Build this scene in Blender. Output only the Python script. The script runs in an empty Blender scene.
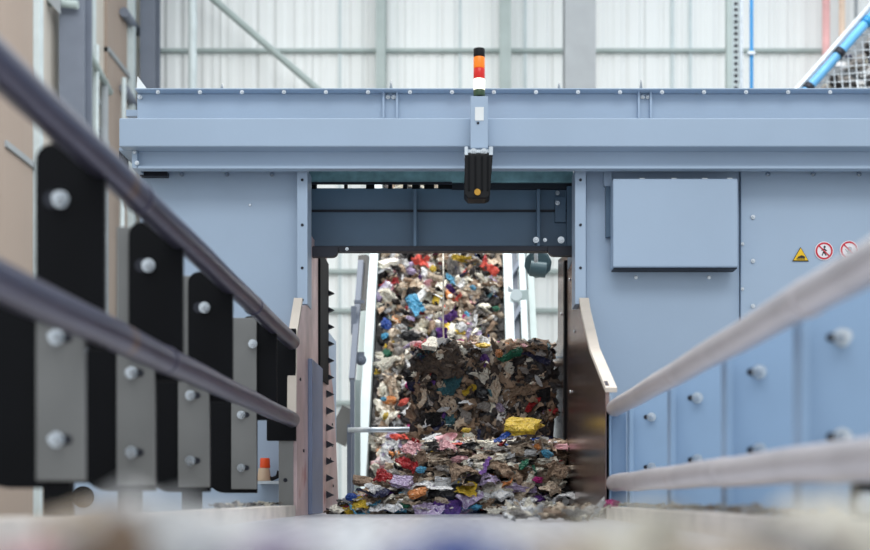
import bpy, bmesh, math, random
from mathutils import Vector, Matrix, noise, Euler
R = random.Random(11)
scene = bpy.context.scene
COL = scene.collection
F = 1208.33; VX = 458.0; VY = 498.0; CZ = 0.08

def PX(px, d): return (px - VX) * d / F
def PZ(py, d): return CZ + (VY - py) * d / F
def P(px, py, d): return Vector((PX(px, d), d, PZ(py, d)))

# ------------------------------------------------------------------ materials
def lin(c):
    out = []
    for v in c:
        v /= 255.0
        out.append(v / 12.92 if v <= 0.04045 else ((v + 0.055) / 1.055) ** 2.4)
    return (*out, 1.0)

MATS = {}
def mat(name, col, rough=0.5, metal=0.0, vary=0.06, scale=4.0, bump=0.0, bscale=30.0, spec=0.5, second=None, thr=0.62, sscale=9.0,
        emit=None, estr=0.0, stretch=None, coat=0.0, trans=0.0, alpha=1.0):
    m = bpy.data.materials.new(name); m.use_nodes = True
    nt = m.node_tree; N = nt.nodes; L = nt.links
    b = N['Principled BSDF']
    b.inputs['Roughness'].default_value = rough
    b.inputs['Metallic'].default_value = metal
    b.inputs['Specular IOR Level'].default_value = spec
    b.inputs['Coat Weight'].default_value = coat
    b.inputs['Transmission Weight'].default_value = trans
    b.inputs['Alpha'].default_value = alpha
    base = lin(col)
    tc = N.new('ShaderNodeTexCoord')
    mp = N.new('ShaderNodeMapping'); L.new(tc.outputs['Object'], mp.inputs[0])
    if stretch: mp.inputs['Scale'].default_value = stretch
    nz = N.new('ShaderNodeTexNoise'); nz.inputs['Scale'].default_value = scale; nz.inputs['Detail'].default_value = 5
    L.new(mp.outputs[0], nz.inputs['Vector'])
    rp = N.new('ShaderNodeValToRGB')
    rp.color_ramp.elements[0].position = 0.3; rp.color_ramp.elements[1].position = 0.7
    rp.color_ramp.elements[0].color = tuple(max(0, v * (1 - vary * 2)) for v in base[:3]) + (1,)
    rp.color_ramp.elements[1].color = tuple(min(1, v * (1 + vary * 2)) for v in base[:3]) + (1,)
    L.new(nz.outputs['Fac'], rp.inputs[0])
    out = rp.outputs[0]
    if second:
        n2 = N.new('ShaderNodeTexNoise'); n2.inputs['Scale'].default_value = sscale; n2.inputs['Detail'].default_value = 2
        L.new(mp.outputs[0], n2.inputs['Vector'])
        r2 = N.new('ShaderNodeValToRGB'); r2.color_ramp.elements[0].position = thr; r2.color_ramp.elements[1].position = thr + 0.12
        L.new(n2.outputs['Fac'], r2.inputs[0])
        mx = N.new('ShaderNodeMix'); mx.data_type = 'RGBA'
        L.new(r2.outputs[0], mx.inputs[0]); L.new(out, mx.inputs[6]); mx.inputs[7].default_value = lin(second)
        out = mx.outputs[2]
    L.new(out, b.inputs['Base Color'])
    if bump:
        n3 = N.new('ShaderNodeTexNoise'); n3.inputs['Scale'].default_value = bscale; n3.inputs['Detail'].default_value = 6
        L.new(mp.outputs[0], n3.inputs['Vector'])
        bp = N.new('ShaderNodeBump'); bp.inputs['Strength'].default_value = bump; bp.inputs['Distance'].default_value = 0.02 if bump < .5 else .05
        L.new(n3.outputs['Fac'], bp.inputs['Height']); L.new(bp.outputs[0], b.inputs['Normal'])
    if emit:
        b.inputs['Emission Color'].default_value = lin(emit); b.inputs['Emission Strength'].default_value = estr
    MATS[name] = m
    return m

BLUE = mat('blue_grey_paint', (162, 180, 200), 0.42, vary=0.03, scale=1.5, bump=0.02, bscale=60)
BLUE_SHADED = mat('shaded_blue_gate_paint', (84, 108, 130), 0.45, vary=0.06, scale=3)  # machine blue darkened: shade inside the gate opening painted into the colour
RAILBLUE = mat('channel_side_blue_paint', (142, 170, 200), 0.45, vary=0.04, scale=3)
TEAL = mat('teal_strip_paint', (120, 164, 172), 0.5, vary=0.12, scale=20)
BLACK = mat('black_paint', (7, 8, 12), 0.6, vary=0.1, scale=6, spec=.15)
DARK = mat('dark_steel', (32, 34, 44), 0.5, metal=0.3)
GREYP = mat('grey_bracket_steel', (118, 118, 116), 0.5, metal=0.2, vary=0.05)
PIPE = mat('worn_pipe_steel', (206, 200, 202), 0.34, metal=0.5, vary=0.05, scale=5, second=(150, 124, 112), thr=0.64, sscale=5)
PIPEL = mat('worn_dark_pipe_steel', (82, 80, 98), 0.3, metal=0.6, vary=0.06, scale=5, second=(112, 92, 84), thr=0.62, sscale=5)
ZINC = mat('zinc_bolt', (205, 210, 214), 0.25, metal=0.9)
DULLZINC = mat('galvanised_steel', (196, 204, 210), 0.4, metal=0.5, vary=0.08, scale=18)
CREAM = mat('cream_edge', (214, 202, 188), 0.5, vary=0.06)
WALLSTEEL = mat('polished_channel_steel', (150, 128, 122), 0.22, metal=0.9, vary=0.12, scale=6, stretch=(1, 1, .12))
PINKSTEEL = mat('reflection_tinted_steel', (204, 180, 180), 0.35, metal=0.35, vary=0.12, scale=5, second=(176, 110, 104), thr=0.63, sscale=4)  # redder patches imitate reflections of the waste in the colour
BED = mat('worn_bed_steel', (196, 198, 204), 0.3, metal=0.5, vary=0.08, scale=7, stretch=(6, .4, 1), bump=0.04, bscale=40)
LEDGE = mat('bed_ledge_steel', (206, 198, 190), 0.42, metal=0.2, vary=0.1, scale=9)
CONC = mat('concrete_floor', (150, 148, 144), 0.7, vary=0.08, scale=1.2, bump=0.1)
WHITEST = mat('white_painted_steel', (198, 210, 212), 0.45, vary=0.04)
PALEGR = mat('pale_green_grey_steel', (164, 178, 176), 0.5, vary=0.04)
COLGREY = mat('column_grey', (150, 156, 160), 0.5, vary=0.03)
COLDK = mat('column_slate', (112, 120, 134), 0.5, vary=0.03)
BLUEPIPE = mat('blue_pipe', (30, 130, 190), 0.4)
SKYPIPE = mat('sky_blue_pipe', (96, 164, 212), 0.35, vary=0.1)
PINKP = mat('pink_pipe', (232, 178, 176), 0.5)
PEACH = mat('peach_pipe', (232, 208, 186), 0.5)
LABELW = mat('white_label', (232, 234, 232), 0.5)
YEL = mat('warning_yellow', (255, 200, 10), 0.45)
REDS = mat('sign_red', (205, 40, 60), 0.45)
WHS = mat('sign_white', (240, 235, 238), 0.45)
INK = mat('sign_ink', (30, 26, 30), 0.6)
ORG = mat('orange_plastic', (240, 84, 24), 0.4)
FLOATB = mat('valve_body_beige', (205, 178, 150), 0.45)
RUBBER = mat('black_rubber', (12, 12, 15), 0.5, spec=.25)
LAMPO = mat('amber_lens', (244, 130, 20), 0.3, emit=(250, 120, 10), estr=0.25)
LAMPR = mat('red_lens', (214, 30, 20), 0.3, emit=(220, 20, 10), estr=0.12)
LAMPW = mat('white_lens', (255, 250, 240), 0.3, emit=(255, 245, 215), estr=1.6)
LAMPG = mat('green_lens', (52, 78, 50), 0.3)
MOTOR = mat('motor_green_paint', (62, 86, 92), 0.45, vary=0.1)
BELT = mat('conveyor_belt_rubber', (44, 44, 48), 0.8)

def cladding(name, col, freq, axis, depth=0.6):
    m = mat(name, col, 0.55, vary=0.02, scale=.6)
    nt = m.node_tree; N = nt.nodes; L = nt.links
    tc = N.new('ShaderNodeTexCoord'); w = N.new('ShaderNodeTexWave'); w.bands_direction = axis
    w.inputs['Scale'].default_value = freq
    L.new(tc.outputs['Object'], w.inputs['Vector'])
    rp = N.new('ShaderNodeValToRGB'); rp.color_ramp.elements[0].position = 0.05; rp.color_ramp.elements[1].position = 0.3
    L.new(w.outputs['Fac'], rp.inputs[0])
    b = N.new('ShaderNodeBump'); b.inputs['Strength'].default_value = depth; b.inputs['Distance'].default_value = 0.03
    L.new(rp.outputs[0], b.inputs['Height']); L.new(b.outputs[0], N['Principled BSDF'].inputs['Normal'])
    return m
CLAD = cladding('white_ribbed_cladding', (238, 242, 241), 1.05, 'X')
CLADB = cladding('beige_wall_panel', (158, 142, 130), 0.35, 'Y', 0.2)
CLADC = cladding('cream_wall_panel', (196, 190, 180), 0.9, 'Y', 0.4)

# waste colours
WASTE = {}
def wm(n, col, w, rough=0.6, second=None, thr=0.6):
    WASTE[n] = (mat('waste_' + n, col, rough, vary=0.14, scale=7, bump=0.9, bscale=9, second=second, thr=thr, sscale=7), w)
wm('beige', (212, 194, 172), 20, .6, (176, 152, 128), .5)
wm('cream', (236, 226, 210), 19, .5, (214, 176, 160), .62)
wm('kraft_brown', (146, 122, 100), 14, .7, (112, 90, 72), .52)
wm('grey', (158, 152, 146), 8, .5, (110, 106, 106), .56)
wm('white', (244, 244, 242), 11, .35, (196, 206, 220), .6)
wm('charcoal', (46, 42, 42), 9, .45, (92, 84, 80), .6)
wm('black', (18, 18, 22), 5, .3)
wm('lilac', (176, 158, 192), 2, .4, (226, 222, 232), .55)
wm('pink', (222, 164, 170), 2.6, .45, (240, 226, 222), .56)
wm('red', (170, 34, 40), 1.1, .35, (214, 120, 110), .66)
wm('coral', (236, 92, 76), .7, .4)
wm('orange', (216, 136, 74), .9, .45, (240, 226, 200), .6)
wm('yellow', (220, 186, 60), 1.1, .35, (180, 140, 40), .6)
wm('green', (34, 112, 84), .7, .35, (120, 170, 140), .66)
wm('teal', (48, 92, 100), 1.0, .4)
wm('cyan', (84, 166, 204), .9, .35, (190, 220, 234), .62)
wm('blue', (34, 78, 166), .8, .35, (120, 150, 200), .66)
wm('navy', (34, 38, 72), 1.2, .35)
wm('purple', (92, 48, 130), .7, .35, (150, 116, 176), .62)
wm('magenta', (186, 36, 124), .5, .35)
wm('umber', (92, 78, 66), .01, .75, (66, 56, 50), .5)  # for the bale: dirtier brown, partly shade put into the colour
WN = list(WASTE); WW = [WASTE[k][1] for k in WN]

# ------------------------------------------------------------------ builders
class MB:
    def __init__(s): s.bm = bmesh.new(); s.mi = 0
    def _f(s, vs, sm=False):
        try:
            f = s.bm.faces.new(vs); f.smooth = sm; f.material_index = s.mi; return f
        except ValueError: return None
    def box(s, x0, x1, y0, y1, z0, z1):
        if x0 > x1: x0, x1 = x1, x0
        if y0 > y1: y0, y1 = y1, y0
        if z0 > z1: z0, z1 = z1, z0
        v = [s.bm.verts.new((x, y, z)) for x in (x0, x1) for y in (y0, y1) for z in (z0, z1)]
        for q in ((0, 1, 3, 2), (4, 6, 7, 5), (0, 4, 5, 1), (2, 3, 7, 6), (0, 2, 6, 4), (1, 5, 7, 3)):
            s._f([v[i] for i in q])
        return s
    def pbox(s, px0, px1, py0, py1, d, depth):
        """box whose front face has those photo-frame sides at distance d"""
        return s.box(PX(px0, d), PX(px1, d), d, d + depth, PZ(py1, d), PZ(py0, d))
    def beam(s, a, b, w, h, up=Vector((0, 0, 1))):
        a = Vector(a); b = Vector(b); t = (b - a).normalized()
        u = t.cross(up)
        if u.length < 1e-4: u = t.cross(Vector((1, 0, 0)))
        u.normalize(); n = u.cross(t)
        v = [s.bm.verts.new(p + u * (w / 2 * i) + n * (h / 2 * j)) for p in (a, b) for i, j in ((-1, -1), (1, -1), (1, 1), (-1, 1))]
        for q in ((3, 2, 1, 0), (4, 5, 6, 7), (0, 1, 5, 4), (1, 2, 6, 5), (2, 3, 7, 6), (3, 0, 4, 7)):
            s._f([v[i] for i in q])
        return s
    def cyl(s, a, b, r, r2=None, seg=20, cap=True):
        a = Vector(a); b = Vector(b); t = (b - a).normalized(); r2 = r if r2 is None else r2
        u = t.orthogonal().normalized(); n = t.cross(u)
        A = []; B = []
        for i in range(seg):
            an = 2 * math.pi * i / seg; w = u * math.cos(an) + n * math.sin(an)
            A.append(s.bm.verts.new(a + w * r)); B.append(s.bm.verts.new(b + w * r2))
        for i in range(seg):
            j = (i + 1) % seg; s._f([A[i], A[j], B[j], B[i]], True)
        if cap: s._f(A[::-1]); s._f(B)
        return s
    def tube(s, pts, r, seg=16):
        pts = [Vector(p) for p in pts]; rings = []
        up = Vector((0, 0, 1))
        for k, p in enumerate(pts):
            t = (pts[min(k + 1, len(pts) - 1)] - pts[max(k - 1, 0)]).normalized()
            u = t.cross(up if abs(t.z) < .9 else Vector((0, 1, 0)))
            u.normalize(); n = u.cross(t)
            rings.append([s.bm.verts.new(p + u * r * math.cos(2 * math.pi * i / seg) + n * r * math.sin(2 * math.pi * i / seg)) for i in range(seg)])
        for a, b in zip(rings, rings[1:]):
            for i in range(seg): s._f([a[i], a[(i + 1) % seg], b[(i + 1) % seg], b[i]], True)
        s._f(rings[0][::-1]); s._f(rings[-1])
        return s
    def prism(s, poly, axis, c0, c1):
        """poly of 2-D points; axis 'x': (y,z) extruded in x, axis 'y': (x,z) extruded in y"""
        def mk(p, c): return (c, p[0], p[1]) if axis == 'x' else ((p[0], c, p[1]) if axis == 'y' else (p[0], p[1], c))
        A = [s.bm.verts.new(mk(p, c0)) for p in poly]; B = [s.bm.verts.new(mk(p, c1)) for p in poly]
        s._f(A[::-1]); s._f(B); n = len(poly)
        for i in range(n): s._f([A[i], A[(i + 1) % n], B[(i + 1) % n], B[i]])
        return s
    def build(s, name, m, parent=None, bevel=0.0, loc=None):
        """meshes are written in world coordinates and re-based on the parent (or on loc)"""
        off = Vector((0, 0, 0)); p = parent
        while p is not None: off += p.location; p = p.parent
        if parent is None and loc is not None: off = Vector(loc)
        bmesh.ops.recalc_face_normals(s.bm, faces=s.bm.faces)
        bmesh.ops.translate(s.bm, verts=s.bm.verts, vec=-off)
        me = bpy.data.meshes.new(name); s.bm.to_mesh(me); s.bm.free()
        for q in (m if isinstance(m, list) else [m]): me.materials.append(q)
        o = bpy.data.objects.new(name, me); COL.objects.link(o)
        if parent is not None: o.parent = parent
        elif loc is not None: o.location = loc
        if bevel:
            md = o.modifiers.new('bevel', 'BEVEL'); md.width = bevel; md.segments = 2; md.limit_method = 'ANGLE'
        return o

def thing(name, label, cat, loc, group=None):
    o = bpy.data.objects.new(name, None); COL.objects.link(o); o.location = loc; o.empty_display_size = .1
    return tag(o, label, cat, group)
def tag(o, label=None, cat=None, group=None, kind=None):
    if label: o['label'] = label
    if cat: o['category'] = cat
    if group: o['group'] = group
    if kind: o['kind'] = kind
    return o
def kids(o): return list(o.children)
def copy_tree(o, parent=None):
    c = o.copy(); COL.objects.link(c)
    if parent is not None: c.parent = parent
    for ch in kids(o): copy_tree(ch, c)
    return c

def bolt(p, r, parent, m=ZINC, name='bolt', h=None):
    """hexagon-headed bolt on a washer facing the camera side (-Y)"""
    p = Vector(p); h = h or r * .7
    b = MB(); b.cyl(p, p + Vector((0, -r * .25, 0)), r * 1.3, seg=20)
    b.cyl(p, p + Vector((0, -h, 0)), r, seg=6)
    b.cyl(p + Vector((0, -h, 0)), p + Vector((0, -h * 1.5, 0)), r * .62, r * .5, seg=12)
    return b.build(name, m, parent)

def rounded(x0, x1, z0, z1, r, corners=(1, 1, 1, 1), n=6):
    """(x,z) rectangle; corners bl, br, tr, tl rounded"""
    pts = []
    for (cx, cz, a0, on) in ((x0, z0, 180, corners[0]), (x1, z0, 270, corners[1]), (x1, z1, 0, corners[2]), (x0, z1, 90, corners[3])):
        if not on: pts.append((cx, cz)); continue
        ox = cx + (r if cx == x0 else -r); oz = cz + (r if cz == z0 else -r)
        for i in range(n + 1):
            a = math.radians(a0 + 90 * i / n); pts.append((ox + r * math.cos(a), oz + r * math.sin(a)))
    return pts

# ------------------------------------------------------------------ the hall
BW = 19.6; SX = -5.15; FL = -0.55
tag(MB().box(-9, 14, -3, 24, FL - .2, FL).build('floor', CONC), kind='structure')
b = MB(); b.box(-9, 14, BW, BW + .2, FL, 10)
for i in range(92): b.prism([(-9 + i * .25, BW), (-9 + i * .25 + .04, BW - .014), (-9 + i * .25 + .17, BW - .014), (-9 + i * .25 + .21, BW)][::-1], 'z', FL, 10)
tag(b.build('wall_back', CLAD), kind='structure')
wl = MB().box(SX - .2, SX, 4, BW, FL, 10).build('wall_left', CLADC); tag(wl, kind='structure')

def trim(n, mb, m, bev=0): tag(mb.build('trim_%d' % n, m, bevel=bev), kind='structure')
# girts of the back wall
ti = 1
for y, h in ((52, .05), (272, .06), (311, .06), (403, .06)):
    z = PZ(y, BW); trim(ti, MB().box(SX, 14, BW - .10, BW, z - h / 2, z + h / 2), PALEGR); ti += 1
# pale upright seams of the cladding
for px in (340, 460, 525, 672, 690):
    trim(ti, MB().box(PX(px, BW) - .025, PX(px, BW) + .025, BW - .04, BW, FL, 10), WHITEST); ti += 1
# brown panels on the left wall
def sidex(px): return -SX * F / (VX - px)
for a, b, m in ((-60, 29, CLADB), (104, 124, CLADB)):
    y0 = sidex(a) if a > 0 else 9.0
    trim(ti, MB().box(SX, SX + .05, y0, sidex(b), FL, 10), m); ti += 1
for px in (31.5, 86, 127):
    y = sidex(px); trim(ti, MB().box(SX, SX + .12, y - .07, y + .07, FL, 10), WHITEST); ti += 1
for (p0, p1, yy) in ((0, 29, 155), (31, 43, 188), (104, 125, 63), (87, 96, 99), (87, 96, 127), (87, 104, 135)):
    y0, y1 = sidex(max(p0, -20)), sidex(p1); z = PZ(yy, (y0 + y1) / 2)
    trim(ti, MB().box(SX, SX + .08, y0, y1, z - .035, z + .035), COLGREY); ti += 1

def ibeam(name, x, y, w, dp, z0, z1, m, label, group=None, face='y'):
    t = thing(name, label, 'column', (x, y, FL), group)
    MB().box(x - w / 2, x + w / 2, y, y + .035, z0, z1).build('flange', m, t)
    MB().box(x - w / 2, x + w / 2, y + dp - .035, y + dp, z0, z1).build('flange', m, t)
    MB().box(x - .02, x + .02, y + .035, y + dp - .035, z0, z1).build('web', m, t)
    MB().box(x - w / 2 - .06, x + w / 2 + .06, y - .05, y + dp + .05, FL, FL + .03).build('base_plate', m, t)
    return t
def pcol(px0, px1, d, dp, m, label, name='steel_column'):
    return ibeam(name, (PX(px0, d) + PX(px1, d)) / 2, d, PX(px1, d) - PX(px0, d), dp, FL, 10, m, label)
pcol(565, 596, 17.5, .4, COLGREY, 'wide grey steel column in front of the white back wall, above the signal light side of the machine')
pcol(500, 511, 19.0, .3, PALEGR, 'slim pale green-grey steel column between the signal light and the wide grey column')
pcol(140, 155, 19.0, .35, COLDK, 'slate grey steel column in the corner of the hall behind the machine')
pcol(376, 385, 19.2, .3, PALEGR, 'slim pale grey steel column seen against the back wall above the gate')
pcol(59, 84, 15.3, .35, COLDK, 'dark grey steel column close in front of the beige side wall')

# diagonal brace of the back wall
b = MB(); d = 18.9
b.cyl(P(100, -99, d), P(480, 230, d), .055); o = b.build('roof_brace', PALEGR, loc=P(205, -8, d)); tag(o, 'pale tubular diagonal brace running down across the white back wall', 'brace')
# lagged vertical pipe
b = MB(); pts = []
for i in range(60): pts.append(Vector((PX(192.5, 18.5) + .005 * math.sin(i * 1.9), 18.5, FL + i * .18)))
b.tube(pts, .065); tag(b.build('lagged_pipe', WHITEST, loc=(PX(192.5, 18.5), 18.5, FL)), 'white lagged vertical pipe with wrinkled cover in front of the back wall', 'pipe')
# perforated cable ladder + blue pipe + pink/peach pipes
d = 16.5
t = thing('cable_tray', 'perforated galvanised vertical cable tray beside the thin blue pipe', 'cable tray', (PX(735, d), d, FL))
MB().pbox(727, 732, -60, 600, d, .12).build('side_channel', PALEGR, t); MB().pbox(740, 743, -60, 600, d, .12).build('side_channel', DULLZINC, t)
MB().pbox(732, 740, -60, 600, d + .06, .02).build('back_strip', WHITEST, t)
b = MB()
for i in range(46): b.pbox(734.3, 737.7, -40 + i * 6, -37 + i * 6, d + .05, .03)
b.build('slot_row', DARK, t)
b = MB(); b.cyl((PX(751.5, 16.2), 16.2, FL), (PX(751.5, 16.2), 16.2, 9.5), .026)
t = b.build('water_pipe', BLUEPIPE, loc=(PX(751.5, 16.2), 16.2, FL)); tag(t, 'thin bright blue vertical pipe beside the perforated cable tray', 'pipe')
MB().pbox(748, 755, 51, 54, 16.15, .1).build('pipe_clamp', DULLZINC, t)
for px, m, r, l in ((826, PINKP, .06, 'pale pink vertical pipe on the back wall behind the raised conveyor'), (842, PEACH, .05, 'pale peach vertical pipe on the back wall beside the pink pipe'), (856, COLGREY, .03, 'thin grey vertical pipe on the back wall at the top corner')):
    x = PX(px, 19.2); tag(MB().cyl((x, 19.2, FL), (x, 19.2, 9.8), r).build('wall_pipe', m, loc=(x, 19.2, FL)), l, 'pipe')
# side wall braces, ladder-like struts
def strut(a, bb, r, m, nm, lab, cat='brace'):
    o = MB().cyl(a, bb, r).build(nm, m, loc=a); tag(o, lab, cat)
d = 16.2
strut(P(84, 44, 15.7), P(110, 92, 17.6), .05, PALEGR, 'wall_brace', 'pale sloping brace beside the dark grey column on the side wall')
strut(P(97, 45, 16.6), Vector((PX(93, 16.6), 16.6, FL)), .03, WHITEST, 'thin_post', 'thin pale upright rod crossing the sloping brace on the side wall', 'rod')
strut(P(104, 80, 17.2), Vector((PX(104, 17.2), 17.2, FL)), .06, COLGREY, 'stub_post', 'short grey post below the end of the sloping wall brace', 'post')
strut(P(124, 12, 18.2), P(138, 32, 19.3), .07, COLDK, 'corner_brace', 'upper dark knee brace beside the corner column', 'brace')
strut(P(124, 88, 18.2), P(138, 112, 19.3), .07, COLDK, 'corner_brace', 'lower dark knee brace beside the corner column', 'brace')
strut(P(124, 78, 18.0), Vector((PX(118, 18), 18.0, FL)), .035, WHITEST, 'thin_post', 'thin white leaning rod near the corner above the machine end', 'rod')
strut(P(48, 2, 15.2), P(78, 5, 15.2), .05, PALEGR, 'cross_tie', 'pale cross tie at the head of the dark grey column', 'brace')
tag(MB().prism([(PX(44, 15.1), PZ(-4, 15.1)), (PX(60, 15.1), PZ(14, 15.1)), (PX(60, 15.1), PZ(-4, 15.1))], 'y', 15.1, 15.13).build('gusset_plate', COLGREY), 'grey triangular gusset plate at the head of the dark grey column', 'gusset')

# raised conveyor at the upper right
d = 13.0
t = thing('raised_conveyor', 'raised inclined conveyor with blue pipe edge and wire mesh guard above the machine', 'conveyor', P(800, 90, d))
def PR(px, py, dd=d): return P(px, py, dd)
A0 = PR(770, 120); U = (PR(900, -28) - A0).normalized(); W = Vector((U.z, 0, -U.x))      # U up the incline, W down to the right
def RC(a, w, off=0.0): return A0 + U * a + W * w + Vector((0, off, 0))
MB().cyl(RC(-2.2, 0), RC(3.2, 0), .03).build('side_tube', DULLZINC, t)
MB().cyl(RC(-2.2, 1.05), RC(3.2, 1.05), .04).build('side_tube', COLGREY, t)
MB().cyl(RC(-2.2, .085), RC(3.2, .085), .05).build('blue_pipe', SKYPIPE, t)
for k in (.5, 1.0, 1.45): MB().cyl(RC(k, .085), RC(k + .07, .085), .058).build('pipe_collar', BLUEPIPE if k > 1.2 else DARK, t)
b = MB()
for i in range(44):
    a = -2.1 + i * .115
    if a + .9 < 3.2: b.cyl(RC(a, .14, .02), RC(a + .9, 1.04, .02), .006, seg=5)
    if a - .9 > -2.2: b.cyl(RC(a, .14, .02), RC(a - .9, 1.04, .02), .006, seg=5)
b.build('guard_mesh', DULLZINC, t)
RAISED = t
c = [RC(-2.2, .1, .42), RC(3.2, .1, .42), RC(3.2, 1.05, .42), RC(-2.2, 1.05, .42)]
MB().prism([(q_.x, q_.z) for q_ in c], 'y', d + .42, d + .47).build('back_guard', COLGREY, t)
for a in (-.9, 1.6, 2.9):
    p = RC(a, 1.05); MB().box(p.x - .05, p.x + .05, d + .05, d + .17, FL, p.z).build('support_leg', COLDK, t)

# ------------------------------------------------------------------ the baler
MD = 5.78
bal = thing('baler', 'large blue-grey steel baling machine with square outlet opening across the hall', 'baler', (0, MD, FL))
q = lambda: MB()
q().box(PX(137, 5.76), PX(1010, 5.76), 5.76, 6.06, PZ(121, 5.76), PZ(89.4, 5.70)).build('upper_panel', BLUE, bal, .004)
q().box(PX(137, 5.74), PX(1010, 5.74), 5.70, 6.1, PZ(89.4, 5.70), PZ(89.4, 5.70) + .006).build('top_lip', BLUE, bal, .002)
q().pbox(119, 1010, 118, 146.5, 5.60, .40).build('front_beam', BLUE, bal, .005)
q().pbox(137, 1010, 146.5, 168.5, 5.69, .03).build('beam_web', BLUE, bal)
q().box(PX(137, 5.64), PX(1010, 5.64), 5.65, 5.70, PZ(168.6, 5.65), PZ(165.8, 5.65)).build('beam_flange', BLUE, bal, .002)
q().pbox(119, 137, 147.5, 150.5, 5.66, .3).build('end_bracket', BLUE, bal)
q().pbox(132, 137, 150, 168, 5.66, .3).build('end_bracket', BLUE, bal)
q().pbox(119, 123, 150, 175, 5.8, .1).build('end_bracket', DARK, bal)
# left and right skin panels
q().box(PX(140, 5.82), PX(301, 5.82), 5.82, 5.88, FL, PZ(168, 5.82)).build('left_panel', BLUE, bal, .003)
q().box(PX(586, 5.82), PX(739.5, 5.82), 5.82, 5.88, FL, PZ(168, 5.82)).build('inner_right_panel', BLUE, bal, .003)
q().box(PX(741, 5.80), PX(1010, 5.80), 5.80, 5.88, FL, PZ(168, 5.80)).build('outer_right_panel', BLUE, bal, .003)
q().pbox(604, 612, 171, 186, 5.79, .04).build('notch_plate', BLUE, bal, .002)
q().pbox(606, 613, 186, 237, 5.79, .04).build('cable_duct', BLUE_SHADED, bal, .002)
q().pbox(64, 300, 478, 530, 5.86, .05).build('base_panel', BLUE, bal, .003)
q().box(PX(300, 5.86) - .02, PX(300, 5.86), 5.9, 7.6, FL, PZ(300, 6)).build('inner_skin', BLUE, bal)
c = P(83, 497, 5.85)
q().cyl(c + Vector((0, .005, 0)), c + Vector((0, -.004, 0)), .052, seg=28).build('cable_hole', RUBBER, bal)
# jamb posts either side of the opening
for n, (a, b2) in enumerate(((297, 307.5), (575, 586))):
    p = q(); p.box(PX(a, 5.74), PX(b2, 5.74), 5.74, 5.90, 1.0, PZ(168, 5.74)).build('jamb_post', BLUE, bal, .003)
    x = (PX(a, 5.74) + PX(b2, 5.74)) / 2
    for y in (180, 225, 268, 300):
        q().cyl((x, 5.741, PZ(y, 5.74)), (x, 5.737, PZ(y, 5.74)), .007, seg=10).build('bolt_hole', DARK, bal)
q().box(PX(301, 5.9), PX(307, 5.9), 5.9, 6.3, PZ(258, 6), PZ(168, 5.9)).build('reveal_plate', BLUE_SHADED, bal)
q().box(PX(575, 5.9), PX(580, 5.9), 5.9, 6.3, PZ(258, 6), PZ(168, 5.9)).build('reveal_plate', BLUE_SHADED, bal)
q().box(PX(137, 6.1), PX(1010, 6.1), 5.9, 6.15, PZ(120, 5.9) + .02, PZ(120, 5.9) + .05).build('roof_plate', BLUE, bal)
# cover box
cb = q().pbox(613, 738, 178.5, 267, 5.69, .10).build('cover_box', BLUE, bal, .006)
q().box(PX(614, 5.70), PX(737.5, 5.70), 5.71, 5.80, PZ(268.2, 5.70), PZ(266.5, 5.70)).build('underside_shade_strip', DARK, cb)  # dark strip imitating the shaded underside of the cover box
for px in (640, 672, 703, 728): q().box(PX(px, 5.69), PX(px + 5, 5.69), 5.70, 5.73, PZ(179, 5.69), PZ(177.4, 5.69)).build('hinge_tab', LABELW, cb)
# joint stiffeners
for px in (383.5, 391, 397, 639, 651):
    if px == 391: continue
    q().pbox(px - 1, px + 1, 92, 118, 5.735, .04).build('stiffener', BLUE, bal)
bs = [(px, 92.2, 5.706, .012) for px in range(158, 1000, 42)]
bs += [(388, 97, 5.755, .014), (393.5, 97, 5.755, .014), (642.5, 97, 5.755, .014), (648, 97, 5.755, .014), (140, 97, 5.75, .014)]
bs += [(px, 174.5, 5.815, .013) for px in (182, 227, 272)] + [(px, 174.0, 5.795, .014) for px in (768, 813, 859, 904)]
bs += [(742.5, 244, 5.795, .010), (742.5, 289, 5.795, .010), (753, 217, 5.795, .013), (753, 261, 5.795, .013), (753, 306, 5.795, .013), (753, 350, 5.795, .013)]
bs += [(636, 277.5, 5.815, .011), (709, 277.5, 5.815, .011), (137, 163, 5.655, .013), (134.5, 152, 5.655, .011), (250, 205, 5.815, .007), (250, 295, 5.815, .007)]
for px, py, dd, r in bs: bolt(P(px, py, dd), r * .62, bal)
for px, h in ((222, 6), (391, 9), (559, 7), (641, 10)):
    p = P(px, 90, 5.85); q().cyl(p, p + Vector((0, 0, h / 209)), .008, .004, seg=8).build('lifting_pin', COLGREY, bal)
q().prism([(PX(136.5, 5.75), PZ(89, 5.75)), (PX(147, 5.75), PZ(89, 5.75)), (PX(137.5, 5.75), PZ(76, 5.75))], 'y', 5.75, 5.77).build('lifting_lug', LABELW, bal)
q().pbox(140, 167, 171.5, 176, 5.78, .05).build('seal_strip', DARK, bal)
# gate header in the opening
gt = q().pbox(307, 575, 188, 246, 6.06, .03).build('gate_beam', BLUE_SHADED, bal, .003)
q().pbox(307, 573, 171, 182, 5.95, .02).build('seal_channel', TEAL, bal)
q().pbox(309, 452, 182, 183.6, 5.94, .02).build('seal_edge', DARK, bal)
q().pbox(452, 575, 182, 189, 6.04, .05).build('seal_block', DARK, bal)
for a, b2 in ((309, 316), (344, 347), (366, 374), (388, 392), (403, 407), (412, 420), (424, 434), (438, 452)):
    q().pbox(a, b2, 182.5, 188.5, 6.05, .05).build('gap_spacer', BLACK, bal)
q().pbox(307, 575, 209.6, 211.6, 6.048, .02).build('weld_seam', DARK, bal)
q().pbox(307, 575, 246, 251, 5.98, .06).build('gate_flange', DARK, bal, .002)
for px in (415, 538.5): q().pbox(px - 1.6, px + 1.6, 189, 246, 5.985, .08).build('gate_rib', BLUE_SHADED, bal, .002)
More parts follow.
